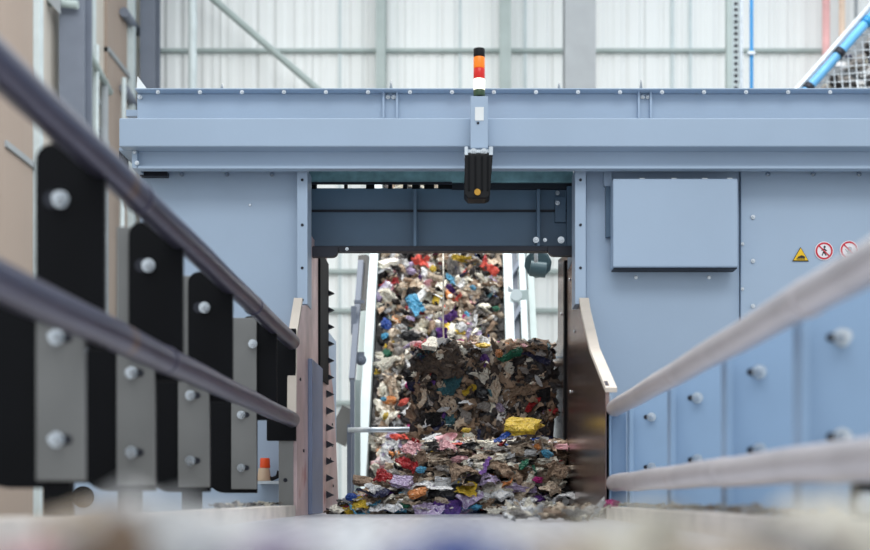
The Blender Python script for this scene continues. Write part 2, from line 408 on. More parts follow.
q().pbox(555, 566, 197, 222, 6.04, .03).build('gate_cleat', BLUE_SHADED, bal, .002)
q().pbox(567, 574, 186, 246, 6.02, .05).build('gate_cleat', BLUE_SHADED, bal, .002)
q().prism(rounded(PX(309, 5.97), PX(338, 5.97), PZ(257, 5.97), PZ(247, 5.97), .03, (0, 1, 0, 0)), 'y', 5.96, 6.0).build('gate_shoe', DARK, bal)
q().prism(rounded(PX(548, 5.97), PX(574, 5.97), PZ(256, 5.97), PZ(247, 5.97), .03, (1, 0, 0, 0)), 'y', 5.96, 6.0).build('gate_shoe', DARK, bal)
for px, py, r in ((557.5, 193, .012), (557.5, 203, .012), (536, 240, .016), (561, 240, .018), (545, 240, .010), (347, 249, .009)):
    bolt(P(px, py, 5.975 if py > 230 else 6.03), r * .72, bal)
# stickers
def sticker(kind, px, py):
    c = P(px, py, 5.797); s = 1 / 209.
    def disc(r, m, off, nm, par, seg=40, ring=None):
        b = MB(); b.cyl(c + Vector((0, -off, 0)), c + Vector((0, -off - .0015, 0)), r, seg=seg); return b.build(nm, m, par)
    if kind == 'tri':
        def tri(k, off, m, nm, par):
            return MB().prism([(c.x - .040 * k, c.z - .033 * k + (.0)), (c.x + .040 * k, c.z - .033 * k), (c.x, c.z + .036 * k)], 'y', c.y - off, c.y - off - .0015).build(nm, m, par)
        o = tri(1.0, 0, INK, 'warning_sticker', bal); tri(.86, .002, YEL, 'yellow_field', o)
        b = MB(); b.prism([(c.x - .018, c.z - .018), (c.x + .020, c.z - .018), (c.x + .020, c.z - .011), (c.x + .006, c.z - .004), (c.x - .010, c.z - .010)], 'y', c.y - .004, c.y - .0055)
        b.prism([(c.x - .020, c.z - .024), (c.x + .02, c.z - .024), (c.x + .02, c.z - .021), (c.x - .02, c.z - .021)], 'y', c.y - .004, c.y - .0055)
        b.build('crushed_hand_pictogram', INK, o)
    else:
        o = disc(.045, WHS, 0, 'prohibition_sticker', bal)
        b = MB(); n = 40
        A = []
        for rr in (.041, .033):
            for yy in (c.y - .002, c.y - .0035): A.append([b.bm.verts.new((c.x + rr * math.cos(2 * math.pi * i / n), yy, c.z + rr * math.sin(2 * math.pi * i / n))) for i in range(n)])
        for i in range(n):
            j = (i + 1) % n; b._f([A[1][i], A[1][j], A[3][j], A[3][i]]); b._f([A[0][i], A[0][j], A[1][j], A[1][i]]); b._f([A[2][i], A[2][j], A[3][j], A[3][i]])
        b.beam(c + Vector((-.027, -.003, .027)), c + Vector((.027, -.003, -.027)), .002, .006, Vector((1, 0, 1)))
        b.build('red_ring_and_bar', REDS, o)
        b = MB()
        if kind == 'walk':
            b.cyl(c + Vector((.002, -.0015, .019)), c + Vector((.002, -.0045, .019)), .005, seg=12)
            for (x0, z0, x1, z1) in ((0, .013, -.002, -.004), (-.002, -.004, .010, -.022), (-.002, -.004, -.010, -.022), (0, .010, .012, .0), (0, .010, -.012, .002)):
                b.beam(c + Vector((x0, -.0015, z0)), c + Vector((x1, -.0015, z1)), .002, .005, Vector((.3, 0, 1)))
            b.build('walking_figure_pictogram', INK, o)
        else:
            b.box(c.x - .008, c.x + .012, c.y - .0018, c.y - .003, c.z - .02, c.z + .004)
            for k in range(4): b.box(c.x - .008 + k * .0053, c.x - .0045 + k * .0053, c.y - .0018, c.y - .003, c.z + .004, c.z + .017 - abs(k - 1.5) * .003)
            b.beam(c + Vector((-.006, -.0015, -.012)), c + Vector((-.018, -.0015, .004)), .002, .005, Vector((.3, 0, 1)))
            b.build('hand_pictogram', COLGREY, o)
sticker('tri', 800.5, 254.5); sticker('walk', 824, 251); sticker('hand', 849, 250)

# signal light tower + bracket
d = 5.5
t = thing('signal_tower', 'amber, red, white and green stacked signal light on top of the machine opening', 'signal light', P(479.5, 95, d))
x = PX(479.3, d)
for nm, y0, y1, m, r in (('cap', 46.5, 55, RUBBER, .026), ('amber_lens', 55, 66.5, LAMPO, .026), ('red_lens', 66.5, 77, LAMPR, .026), ('white_lens', 77, 88, LAMPW, .026), ('green_lens', 88, 94.5, LAMPG, .027)):
    MB().cyl((x, d + .03, PZ(y1, d)), (x, d + .03, PZ(y0, d) - .001), r, seg=28).build(nm, m, t, .002)
MB().cyl((x, d + .03, PZ(100, d)), (x, d + .03, PZ(94.5, d)), .011).build('stem', ZINC, t)
t = thing('mounting_plate', 'light grey upright mounting plate with small white label beneath the signal light', 'bracket', P(479, 148, d))
MB().pbox(470.5, 488, 96, 148, d, .09).build('plate', BLUE, t, .003)
MB().pbox(475, 483.8, 107, 120.5, d - .003, .003).build('blank_label', LABELW, t)
MB().cyl(P(478, 123, d - .004), P(478, 123, d + .002), .006, seg=10).build('screw', DARK, t)
t = thing('hanging_sensor', 'black box sensor hanging tilted in front of the gate below the signal light', 'sensor', P(479, 198, 5.42))
d = 5.40
MB().prism([(PX(465, d), PZ(153, d)), (PX(493, d), PZ(153, d)), (PX(490, d), PZ(196, d)), (PX(486, d), PZ(198.5, d)), (PX(468, d), PZ(198.5, d)), (PX(464, d), PZ(194, d))], 'y', d, d + .1).build('housing', RUBBER, t, .006)
for a in (469, 475.5, 482, 488): MB().pbox(a - .8, a + .8, 156, 190, d - .008, .01).build('housing_rib', BLACK, t)
MB().cyl(P(477.5, 192, d + .02), P(477.5, 192, d - .012), .014, seg=16).build('yellow_lens', mat('sensor_lens', (200, 150, 50), .3), t)
MB().pbox(464.5, 468, 146.5, 155, d - .005, .11).build('bracket_ear', DULLZINC, t, .002); MB().pbox(489, 493, 146.5, 155, d - .005, .11).build('bracket_ear', DULLZINC, t, .002)
MB().pbox(464.5, 493, 149.5, 153, d + .02, .09).build('bracket_strap', DULLZINC, t, .002)
for px in (473.5, 484): bolt(P(px, 151.5, d + .018), .011, t)

# orange-capped valve on the left panel
d = 5.72
t = thing('grease_valve', 'small beige valve with orange cap and black nozzle below the left lower rail', 'valve', P(264, 482, d))
MB().cyl(P(264, 481, d), P(264, 468, d), .034, .026).build('valve_body', FLOATB, t, .003)
MB().cyl(P(265, 468, d), P(265, 458, d), .025, .022).build('orange_cap', ORG, t, .003)
MB().tube([P(268, 477, d), P(272, 479, d), P(277, 477, d), P(279, 471, d)], .010).build('nozzle', RUBBER, t)
MB().box(PX(257, d), PX(280, d), d - .03, 5.82, PZ(484, d), PZ(481, d)).build('shelf_plate', DULLZINC, t)

# ------------------------------------------------------------------ channel walls
XL, XR = -.72, .576
t = thing('channel_side_plate', 'polished steel right side wall of the outlet channel with cream sloping edge', 'wall plate', (XR, 4.72, 0))
poly = [(4.72, 0), (4.72, .52), (5.27, .725), (5.70, .99), (5.78, 1.02), (5.80, 1.30), (6.96, 1.45), (6.98, 1.0), (7.72, .97), (7.9, 0)]
MB().prism(poly, 'x', XR, XR + .015).build('steel_plate', WALLSTEEL, t)
b = MB()
E = [(4.70, .50), (5.27, .725), (5.64, .95), (5.72, 1.02)]
for a, c in zip(E, E[1:]): b.beam((XR + .02, a[0], a[1]), (XR + .02, c[0], c[1]), .046, .02)
b.build('edge_strip', CREAM, t, .002)
MB().box(XR - .012, XR, 6.40, 6.47, .02, 1.34).build('seam_bar', BLACK, t)
MB().prism([(4.75, 0), (4.75, .45), (5.27, .70), (5.66, .94), (5.8, .94), (5.8, 0)], 'x', XR + .02, XR + .035).build('outer_skin', BLUE, t)
for (yy, zz) in ((5.95, .9), (6.15, .62), (6.2, 1.2), (6.7, 1.1)): MB().cyl((XR, yy, zz), (XR - .008, yy, zz), .008, seg=10).build('rivet', ZINC, t)
# gusset skin joining the wall to the machine front, seen to the right of the cream edge
MB().prism([(XR + .04, -.2), (XR + .04, .50), (XR + .16, .58), (XR + .16, -.2)], 'y', 5.72, 5.74).build('corner_gusset', BLUE, t)

t = thing('channel_side_plate', 'reflection-tinted pinkish steel left side wall of the outlet channel carrying the toothed strip', 'wall plate', (XL, 5.3, 0))
poly = [(5.40, 0), (5.40, .80), (5.56, .96), (5.76, 1.0), (5.78, 1.36), (6.64, 1.40), (6.66, .95), (7.05, .62), (7.3, 0)]
MB().prism(poly, 'x', XL - .015, XL).build('steel_plate', PINKSTEEL, t)
b = MB(); E = [(5.38, .45), (5.40, .80), (5.60, 1.0)]
for a, c in zip(E, E[1:]): b.beam((XL - .02, a[0], a[1]), (XL - .02, c[0], c[1]), .04, .02)
b.build('edge_strip', CREAM, t, .002)
MB().box(XL, XL + .012, 6.22, 6.62, .70, 1.36).build('seam_bar', BLACK, t)
for i in range(14):
    z = 1.20 - i * .092
    MB().prism([(XL, z + .022), (XL, z - .018), (XL + .042, z)], 'y', 6.60, 6.635).build('tooth', DARK, t)
MB().box(XL, XL + .02, 5.80, 6.26, 0.002, .75).build('wear_plate', mat('wear_plate_blue', (104, 116, 140), .4, vary=.05), t, .003)
for (yy, zz) in ((5.5, .62), (5.62, .3), (6.9, .5), (6.8, .3), (6.95, .15), (6.9, .38)): MB().cyl((XL, yy, zz), (XL + .006, yy, zz), .008, seg=10).build('rivet', DARK, t)

# channel bed
t = thing('channel_bed', 'worn pale steel bed of the outlet channel running from the camera to the bales', 'conveyor bed', (0, 3, 0))
MB().box(XL - .02, XR + .02, -.6, 8.0, -.04, 0).build('bed_plate', BED, t)
MB().box(XR - .0, XR + .10, -.6, 4.69, -.04, .047).build('side_ledge', LEDGE, t, .004)
MB().box(XL - .10, XL, -.6, 5.36, -.04, .047).build('side_ledge', LEDGE, t, .004)
for yy in (.3, 2.6, 4.9, 7.2):
    for xx in (XL + .05, XR - .05): MB().box(xx - .04, xx + .04, yy, yy + .08, FL, -.04).build('bed_leg', BLUE, t)

# ------------------------------------------------------------------ side guide rails and brackets
def rail(label, x, z, y0, y1, r, m, seams):
    t = thing('guide_rail', label, 'rail', (x, y1, z))
    b = MB()
    n = 24
    pts = [Vector((x, y0 + (y1 - y0) * i / n, z + .0015 * math.sin(i * 1.7))) for i in range(n + 1)]
    b.tube(pts, r, 24); b.build('pipe', m, t, .003)
    for s in seams: MB().cyl((x, s, z), (x, s + .02, z), r + .0022, seg=24).build('weld_collar', m, t)
    return t
rail('upper left dark steel guide rail on the tops of the black brackets', -.731, .768, -.3, 5.33, .034, PIPEL, (2.75, 4.3))
rail('lower left dark steel guide rail crossing the grey bolted plates', -.731, .425, -.3, 5.33, .034, PIPEL, (3.0,))
rail('upper right pale steel guide rail above the blue bolted plates', .612, .43, -.3, 4.72, .033, PIPE, (2.1,))
rail('lower right pale steel guide rail close above the bed ledge', .612, .139, -.3, 4.72, .034, PIPE, (2.75,))

def left_bracket(y, label, full=True, bolts=True):
    t = thing('rail_bracket', label, 'bracket', (-.85, y, FL), 'black rail brackets of the left side')
    up = MB().prism(rounded(-.865, -.722, .445, .805, .035, (0, 0, 0, 1)), 'y', y, y + .016).build('upper_plate', BLACK, t, .002)
    MB().prism(rounded(-.999, -.80, .10, .495, .07, (1, 0, 0, 1)), 'y', y + .03, y + .046).build('lower_plate', BLACK, t, .002)
    MB().prism(rounded(-1.10, -1.02, FL, .14, .03, (0, 0, 0, 0)), 'y', y + .03, y + .046).build('foot_plate', BLACK, t, .002)
    MB().box(-1.06, -.98, y + .046, y + .06, .12, .30).build('foot_tie', BLACK, t)
    MB().box(-.90, -.80, y + .014, y + .028, .115, .795).build('grey_plate', GREYP, t, .002)
    MB().box(-.80, -.73, y + .03, y + .046, .39, .46).build('rail_saddle', BLACK, t, .002)
    MB().cyl((-.83, y + .001, .69), (-.83, y - .002, .69), .018, seg=20).build('bolt_slot', DARK, up)
    bolt((-.812, y, .69), .0135, t, h=.02)
    for z in (.41, .20):
        MB().prism(rounded(-.862, -.828, z - .010, z + .010, .0099), 'y', y + .0135, y + .011).build('bolt_slot', DARK, t)
        bolt((-.860, y + .013, z), .0125, t, h=.022)
    return t
names = ['nearest black and grey rail bracket at the left, widest in view', 'second black and grey rail bracket from the nearest, left of the rounded black plate',
         'third black and grey rail bracket, with rounded black top below the upper left rail', 'fourth rail bracket, its grey plate clear beside the orange-capped valve']
proto = None
for i, (y, nm) in enumerate(zip((2.47, 3.17, 3.87, 4.78), names)):
    if proto is None: proto = left_bracket(y, nm); o = proto
    else: o = copy_tree(proto); o.location.y = y
    o['label'] = nm
g = [c for c in kids(proto) if c.name.startswith('grey_plate')][0]
g.data = g.data.copy()
for v in g.data.vertices:
    v.co.x += .032
    if v.co.z > .8: v.co.z = .55 - FL
for c in kids(proto):
    if c.name.startswith('bolt') and len(c.data.vertices) and c.data.vertices[0].co.z < 1.05: c.location.x = .035
# move the black upper plate behind on the fourth: swap order
for ch in kids(o):
    if ch.name.startswith('upper_plate'): ch.location.y = .032
    if ch.name.startswith('bolt') and ch.data.vertices[0].co.z > 1.1: pass
t = thing('end_bracket', 'last black rail bracket where the left rails end beside the opening', 'bracket', (-.78, 5.4, FL))
MB().prism(rounded(-.852, -.722, .335, .835, .02, (0, 0, 0, 1)), 'y', 5.38, 5.40).build('upper_plate', BLACK, t, .002)
MB().box(-.80, -.735, 5.39, 5.41, FL, .34).build('end_post', GREYP, t, .002)
MB().box(-.84, -.72, 5.40, 5.42, .40, .42).build('cross_bar', DARK, t)
bolt((-.77, 5.39, .16), .007, t, DARK)

def right_bracket(y, label):
    t = thing('rail_bracket', label, 'bracket', (.8, y, FL), 'blue rail brackets of the right side')
    MB().prism([(.66, -.10), (.92, -.10), (.92, .58), (.66, .432)], 'y', y, y + .016).build('blue_plate', RAILBLUE, t, .002)
    MB().box(.66, .676, y - .05, y, -.04, .425).build('inner_flange', RAILBLUE, t, .002)
    MB().box(.84, .92, y + .016, y + .06, FL, .0).build('foot_plate', RAILBLUE, t, .002)
    for z in (.395, .20):
        MB().prism(rounded(.722, .757, z - .008, z + .008, .0079), 'y', y - .0005, y - .003).build('bolt_slot', DARK, t)
        bolt((.752, y - .002, z), .0135, t, h=.026)
    return t
proto = None
names = ['nearest blue rail bracket at the right, cut by the picture edge', 'second nearest blue rail bracket on the right side', 'third nearest blue rail bracket on the right side', 'farthest bolted blue rail bracket, next to the right rail ends']
for y, nm in zip((2.37, 3.02, 3.80, 4.70), names):
    if proto is None: proto = right_bracket(y, nm); o = proto
    else: o = copy_tree(proto); o.location.y = y
    o['label'] = nm
t = thing('end_post', 'blue end post carrying the ends of both right rails beside the channel wall', 'post', (.615, 4.74, 0))
MB().box(XR + .002, .60, 4.72, 4.74, 0.0, .42).build('front_flange', RAILBLUE, t, .002)
MB().box(.60, .66, 4.74, 4.77, 0.0, .42).build('post_web', RAILBLUE, t, .002)
t = thing('black_bracket', 'small black bracket with a bolt at the right picture edge under the lower right rail', 'bracket', (.72, 2.0, .05))
MB().box(.655, .80, 2.0, 2.016, -.2, .105).build('plate', BLACK, t, .002); bolt((.675, 1.999, .075), .012, t)

# ------------------------------------------------------------------ waste pieces
def ridged(p, s):
    return 1 - 2 * abs(noise.noise(p + Vector((s, s * 1.7, 0))))
def sheet_mesh(seed, n=15):
    r = random.Random(seed); me = bpy.data.meshes.new('crumpled_sheet')
    asp = r.uniform(.45, .9); folds = []
    for _ in range(4):
        a = r.uniform(0, math.pi); folds.append((math.cos(a), math.sin(a), r.uniform(-.35, .35), r.uniform(-.7, .7)))
    wa = r.uniform(0, 3.14); wx, wy = math.cos(wa), math.sin(wa)
    vs = []
    for i in range(n):
        for j in range(n):
            x = (i / (n - 1) - .5); y = (j / (n - 1) - .5) * asp
            q = noise.noise_vector(Vector((x * 2.4 + seed, y * 2.4, 7))); q2 = noise.noise_vector(Vector((x * 7, y * 7, seed)))
            z = sum(k * abs(x * c + y * s - o) for c, s, o, k in folds)
            z += .16 * ridged(Vector((x * 2.6, y * 2.6, 0)), seed) + .07 * ridged(Vector((x * 6, y * 6, 2)), seed) + .05 * math.sin((x * wx + y * wy) * 17 + q.x * 5)
            vs.append((x + q.x * .22 + q2.x * .07, y + q.y * .22 + q2.y * .07, z * .95 + q2.z * .03))
    mz = sum(v[2] for v in vs) / len(vs); vs = [(a, b, c - mz) for a, b, c in vs]
    fs = [(i * n + j, (i + 1) * n + j, (i + 1) * n + j + 1, i * n + j + 1) for i in range(n - 1) for j in range(n - 1)]
    me.from_pydata(vs, [], fs); me.update()
    N = [v.normal.copy() for v in me.vertices]; m0 = len(vs)
    vs2 = vs + [tuple(Vector(v) - k * .016) for v, k in zip(vs, N)]
    fs2 = fs + [tuple(i + m0 for i in reversed(f)) for f in fs]
    ring = [(i, 0) for i in range(n)] + [(n - 1, j) for j in range(1, n)] + [(i, n - 1) for i in range(n - 2, -1, -1)] + [(0, j) for j in range(n - 2, 0, -1)]
    ids = [i * n + j for i, j in ring]
    for a, b in zip(ids, ids[1:] + ids[:1]): fs2.append((b, a, a + m0, b + m0))
    me.clear_geometry(); me.from_pydata(vs2, [], fs2); me.update()
    bm = bmesh.new(); bm.from_mesh(me)
    for f in bm.faces: f.smooth = r.random() < .5
    bm.to_mesh(me); bm.free()
    return me
def lump_mesh(seed, sub=3):
    r = random.Random(seed); me = bpy.data.meshes.new('crushed_lump'); bm = bmesh.new()
    bmesh.ops.create_icosphere(bm, subdivisions=sub, radius=.5)
    sx, sy, sz = r.uniform(.6, 1.1), r.uniform(.5, 1.0), r.uniform(.28, .6)
    for v in bm.verts:
        p = v.co.copy(); u = p.normalized()
        rid = 1 - abs(noise.noise(u * 2.1 + Vector((seed, 0, 0)))) * 1.1 + noise.noise(u * 5 + Vector((0, seed, 0))) * .3 - abs(noise.noise(u * 4 + Vector((seed, 3, 0)))) * .4
        rid += .35 * ridged(u * 3.2, seed) * .5 + .12 * ridged(u * 7, seed); v.co = Vector((p.x * sx, p.y * sy, p.z * sz)) * (rid * .8 + .2)
    for f in bm.faces: f.smooth = r.random() < .5
    bm.to_mesh(me); bm.free(); return me
def strip_mesh(seed):
    r = random.Random(seed); b = MB(); pts = []; 
    for i in range(9):
        t = i / 8 - .5; pts.append((t, .12 * noise.noise(Vector((t * 3, seed, 0))) + .1 * math.sin(t * 5), .12 * noise.noise(Vector((t * 3, 0, seed)))))
    for i in range(8):
        b.beam(pts[i], pts[i + 1], r.uniform(.12, .22), .02)
    me = bpy.data.meshes.new('twisted_strip'); b.bm.to_mesh(me); b.bm.free(); return me
def carton_mesh(seed):
    r = random.Random(seed); bm = bmesh.new(); bmesh.ops.create_cube(bm, size=1)
    bmesh.ops.subdivide_edges(bm, edges=bm.edges[:], cuts=4, use_grid_fill=True)
    for v in bm.verts:
        p = v.co.copy(); k = noise.noise_vector(p * 2.2 + Vector((seed, 0, 0)))
        v.co = Vector((p.x * .9 + k.x * .14, p.y * .62 + k.y * .14, p.z * .28 + k.z * .10))
    me = bpy.data.meshes.new('flattened_carton'); bm.to_mesh(me); bm.free(); return me
SHEETS = [sheet_mesh(i + 1) for i in range(22)]; LUMPS = [lump_mesh(i + 50) for i in range(14)]
STRIPS = [strip_mesh(i + 80) for i in range(5)]; CARTS = [carton_mesh(i + 90) for i in range(5)]
LIB = [('crumpled_sheet', SHEETS, 'sheet', 58), ('crushed_lump', LUMPS, 'packaging', 26), ('twisted_strip', STRIPS, 'strip', 8), ('flattened_carton', CARTS, 'carton', 8)]
for grp in LIB:
    for me in grp[1]: me.materials.append(WASTE['beige'][0])
def pick(): return R.choices(LIB, [g[3] for g in LIB])[0]
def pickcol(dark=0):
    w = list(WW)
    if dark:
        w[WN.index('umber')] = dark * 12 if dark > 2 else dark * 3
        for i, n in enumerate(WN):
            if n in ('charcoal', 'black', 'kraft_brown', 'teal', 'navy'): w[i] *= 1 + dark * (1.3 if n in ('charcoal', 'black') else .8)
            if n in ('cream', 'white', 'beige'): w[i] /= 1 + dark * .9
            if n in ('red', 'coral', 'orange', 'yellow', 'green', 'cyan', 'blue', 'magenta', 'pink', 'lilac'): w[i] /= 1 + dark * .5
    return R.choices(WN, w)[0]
def piece(kind, me, col, M, parent=None, label=None, cat=None, group=None):
    o = bpy.data.objects.new(kind, me); COL.objects.link(o)
    o.material_slots[0].link = 'OBJECT'; o.material_slots[0].material = WASTE[col][0]
    if parent is not None:
        off = Vector((0, 0, 0)); p = parent
        while p is not None: off += p.location; p = p.parent
        M = Matrix.Translation(-off) @ M; o.parent = parent
    o.matrix_basis = M
    if label: tag(o, label, cat, group)
    return o
def frame(pos, nrm, size, tilt=.5, flat=1.0, spin=None):
    n = Vector(nrm).normalized() + Vector((R.gauss(0, 1), R.gauss(0, 1), R.gauss(0, 1))) * tilt * .4
    q = n.normalized().to_track_quat('Z', 'Y')
    st = 1.0
    if spin == 'lay': sp = R.gauss(0, .35); st = 1.45
    else:
        sp = R.uniform(0, 6.28) if spin is None else spin
        if spin is None: st = R.uniform(.9, 1.6)
    return Matrix.Translation(pos) @ q.to_matrix().to_4x4() @ Matrix.Rotation(sp, 4, 'Z') @ Matrix.Diagonal((size * st, size / st ** .5, size * flat, 1))
def mass(name, items, parent=None, extra=None):
    """many small scraps as ONE mesh"""
    verts = []; faces = []; mi = []; sm = []
    for me, col, M in items:
        base = len(verts); verts += [tuple(M @ v.co) for v in me.vertices]; k = WN.index(col)
        for p in me.polygons: faces.append([base + i for i in p.vertices]); mi.append(k); sm.append(p.use_smooth)
    if extra:
        ev, ef, em = extra; base = len(verts); verts += ev
        for f in ef: faces.append([base + i for i in f]); mi.append(WN.index(em)); sm.append(True)
    off = Vector((0, 0, 0)); p = parent
    while p is not None: off += p.location; p = p.parent
    verts = [(a - off.x, b - off.y, c - off.z) for a, b, c in verts]
    me = bpy.data.meshes.new(name); me.from_pydata(verts, [], faces); me.polygons.foreach_set('material_index', mi); me.polygons.foreach_set('use_smooth', sm)
    for n in WN: me.materials.append(WASTE[n][0])
    o = bpy.data.objects.new(name, me); COL.objects.link(o)
    if parent is not None: o.parent = parent
    o['kind'] = 'stuff'
    return o
def grid_block(x0, x1, y0, y1, z0, z1, amp, res=.06, seed=3):
    """a lumpy closed block as (verts, faces)"""
    bm = bmesh.new(); bmesh.ops.create_cube(bm, size=1)
    bmesh.ops.subdivide_edges(bm, edges=bm.edges[:], cuts=14, use_grid_fill=True)
    V = []
    for v in bm.verts:
        p = Vector((x0 + (v.co.x + .5) * (x1 - x0), y0 + (v.co.y + .5) * (y1 - y0), z0 + (v.co.z + .5) * (z1 - z0)))
        k = noise.noise_vector(p * 6 + Vector((seed, 0, 0))); k2 = noise.noise_vector(p * 17)
        p += k * amp + k2 * amp * .4
        if p.z < z0 + .002: p.z = z0 + .002
        V.append(tuple(p))
    bm.verts.index_update(); Fc = [[v.index for v in f.verts] for f in bm.faces]; bm.free()
    return V, Fc

KINDTXT = {'crumpled_sheet': 'crumpled sheet', 'crushed_lump': 'crushed bag', 'twisted_strip': 'twisted strip', 'flattened_carton': 'flattened carton'}
COLTXT = {k: k.replace('_', ' ') for k in WN}

items = []
for k in range(560):
        items.append((R.choice(LUMPS), R.choices(['grey', 'white', 'charcoal', 'cream', 'navy'], (5, 3, 3, 1.5, 1))[0], frame(RC(R.uniform(-1.6, 2.9), R.uniform(.2, .98), .22 + R.random() * .12), (0, -1, .4), R.uniform(.12, .20), 1, 1)))
mass('crushed_bottles', items, RAISED)
# ---- inclined waste conveyor behind the bales
C0 = Vector((0, 8.45, 0.02)); SL = math.radians(55); TV = Vector((0, math.cos(SL), math.sin(SL))); NV = Vector((0, -math.sin(SL), math.cos(SL)))
CX0, CX1 = -.64, .365; LEN = 3.9
def CP(x, s, h=0.0): return Vector((x, C0.y, C0.z)) + TV * s + NV * h
t = thing('waste_conveyor', 'steep white-sided conveyor carrying loose waste up behind the bales', 'conveyor', (-.14, 8.45, 0))
MB().beam(CP(-.14, 0, -.06), CP(-.14, LEN, -.06), CX1 - CX0, .03, NV).build('belt', BELT, t)
for x, nm in ((CX0 - .035, 'side_rail'), (CX1 + .03, 'side_rail')):
    MB().beam(CP(x, -.2, .05), CP(x, LEN, .05), .07, .22, NV).build(nm, WHITEST, t, .004)
MB().beam(CP(CX0 - .10, -.1, -.06), CP(CX0 - .10, LEN, -.06), .05, .14, NV).build('lower_chord', PALEGR, t)
MB().beam(CP(CX1 + .16, -.1, -.16), CP(CX1 + .16, LEN, -.10), .05, .10, NV).build('lower_chord', WHITEST, t)
MB().beam(CP(CX1 + .235, .4, -.20), CP(CX1 + .235, LEN, -.20), .05, .10, NV).build('lower_chord', PALEGR, t)
for k in range(7):
    s = .3 + k * .5
    MB().beam(CP(CX1 + .06, s, -.05), CP(CX1 + .17, s + .3, -.12), .03, .03, NV).build('lattice_strut', COLDK, t)
    MB().beam(CP(CX0 - .07, s, -.02), CP(CX0 - .12, s + .28, -.12), .03, .03, NV).build('lattice_strut', COLDK, t)
MB().beam(CP(CX1 + .10, .6, -.15), CP(CX1 + .10, 3.2, -.15), .05, .04, NV).build('cable_run', COLDK, t)
p = P(516, 296, 9.4); MB().cyl(p + Vector((0, 0.02, 0)), p - Vector((0, .05, 0)), .045, seg=24).build('pivot_boss', WHITEST, t)
MB().prism([(PX(508, 9.45), PZ(286, 9.45)), (PX(522, 9.45), PZ(300, 9.45)), (PX(508, 9.45), PZ(304, 9.45))], 'y', 9.42, 9.45).build('pivot_gusset', COLGREY, t)
for x in (CX0 - .10, CX1 + .16): MB().box(x - .04, x + .04, 9.7, 9.78, FL, 1.75).build('support_leg', PALEGR, t)
for x in (CX0 - .10, CX1 + .16): MB().box(x - .04, x + .04, 8.5, 8.58, FL, .1).build('support_leg', PALEGR, t)
# grey tank / guard plates at its left, seen through the opening
d = 8.1
t = thing('conveyor_guard_frame', 'slate grey upright frame with dark struts left of the waste conveyor', 'frame', P(355, 512, d))
MB().pbox(350, 354, 380, 590, d, .06).build('upright', COLDK, t, .002)
MB().beam(P(352, 380, d + .4), P(361, 262, d + .9), .04, .05).build('upright', COLDK, t)
MB().beam(P(364, 256, d + .95), P(360, 310, d + .9), .07, .05).build('dark_plate', GREYP, t)
MB().pbox(354, 364, 300, 303, d + .6, .04).build('tie_bar', COLDK, t); MB().pbox(352, 364, 352, 355, d + .6, .04).build('tie_bar', COLDK, t)
MB().pbox(351, 356, 306, 334, d + .6, .04).build('side_plate', COLDK, t)
bolt(P(361, 360, d + .55), .03, t, COLDK)
MB().pbox(355, 360, 380, 590, d + .1, .05).build('inner_upright', PALEGR, t)
t = MB().cyl(P(348, 430, 7.75), P(418, 429.5, 7.75), .017).build('crossbar_pipe', DULLZINC, loc=P(348, 430, 7.75)); tag(t, 'horizontal galvanised pipe barring the conveyor left of the upper bale', 'pipe')
MB().pbox(347, 351, 424, 600, 7.75, .05).build('pipe_post', COLDK, t)
tag(MB().beam(P(336, 442, 9.6), P(352, 410, 9.6), .10, .16).build('chute_arm', GREYP), 'blurred grey sloping arm left of the conveyor guard frame', 'arm')

# motor hanging in the right of the opening
d = 7.6
t = thing('drive_motor', 'dark green-grey drive motor hanging at the top right of the opening', 'motor', P(538, 265, d))
MB().cyl(P(538, 264, d), P(538, 264, d + .25), .088, seg=10).build('motor_body', MOTOR, t, .006)
MB().cyl(P(540, 262, d - .03), P(540, 262, d), .06, seg=20).build('fan_cover', MOTOR, t, .004)
MB().cyl(P(530, 268, d - .015), P(546, 270, d - .015), .05, .05, seg=14).build('terminal_box', MOTOR, t, .004)
MB().cyl(P(536, 262, 7.4), P(536, 240, 7.4), .012).build('hanger', DULLZINC, t)
MB().box(PX(531, d), PX(541, d), d - .01, d + .18, PZ(254, d), PZ(225, d)).build('hanger', COLDK, t)
# string
t = MB().tube([P(443, 252, 7.0), P(443.5, 280, 7.0), P(443, 320, 7.02), P(444, 345, 7.05)], .005, 6).build('baling_twine', WASTE['cream'][0], loc=P(443, 345, 7.0)); tag(t, 'thin pale baling twine hanging down in front of the conveyor onto the upper bale', 'twine')

items = []
V = []; Fc = []; nx, ns = 26, 90
for j in range(ns + 1):
    for i in range(nx + 1):
        x = CX0 + .01 + (CX1 - CX0 - .02) * i / nx; s = .02 + (LEN - .04) * j / ns
        V.append(tuple(CP(x, s, .03 + .06 * noise.noise(Vector((x * 5, s * 5, 1))) + .02 * noise.noise(Vector((x * 16, s * 16, 1))))))
Fc = [[j * (nx + 1) + i, j * (nx + 1) + i + 1, (j + 1) * (nx + 1) + i + 1, (j + 1) * (nx + 1) + i] for j in range(ns) for i in range(nx)]
for k in range(1300):
    x = R.uniform(CX0 + .05, CX1 - .05); s = R.uniform(.05, LEN - .1)
    g = pick(); items.append((R.choice(g[1]), pickcol(.0), frame(CP(x, s, R.uniform(.03, .12)), NV, R.uniform(.06, .13), 1.3, 1)))
m_ = mass('conveyor_waste', items, None, (V, Fc, 'charcoal'))
tag(m_, 'packed mass of mixed small scraps filling the inclined conveyor', 'waste')

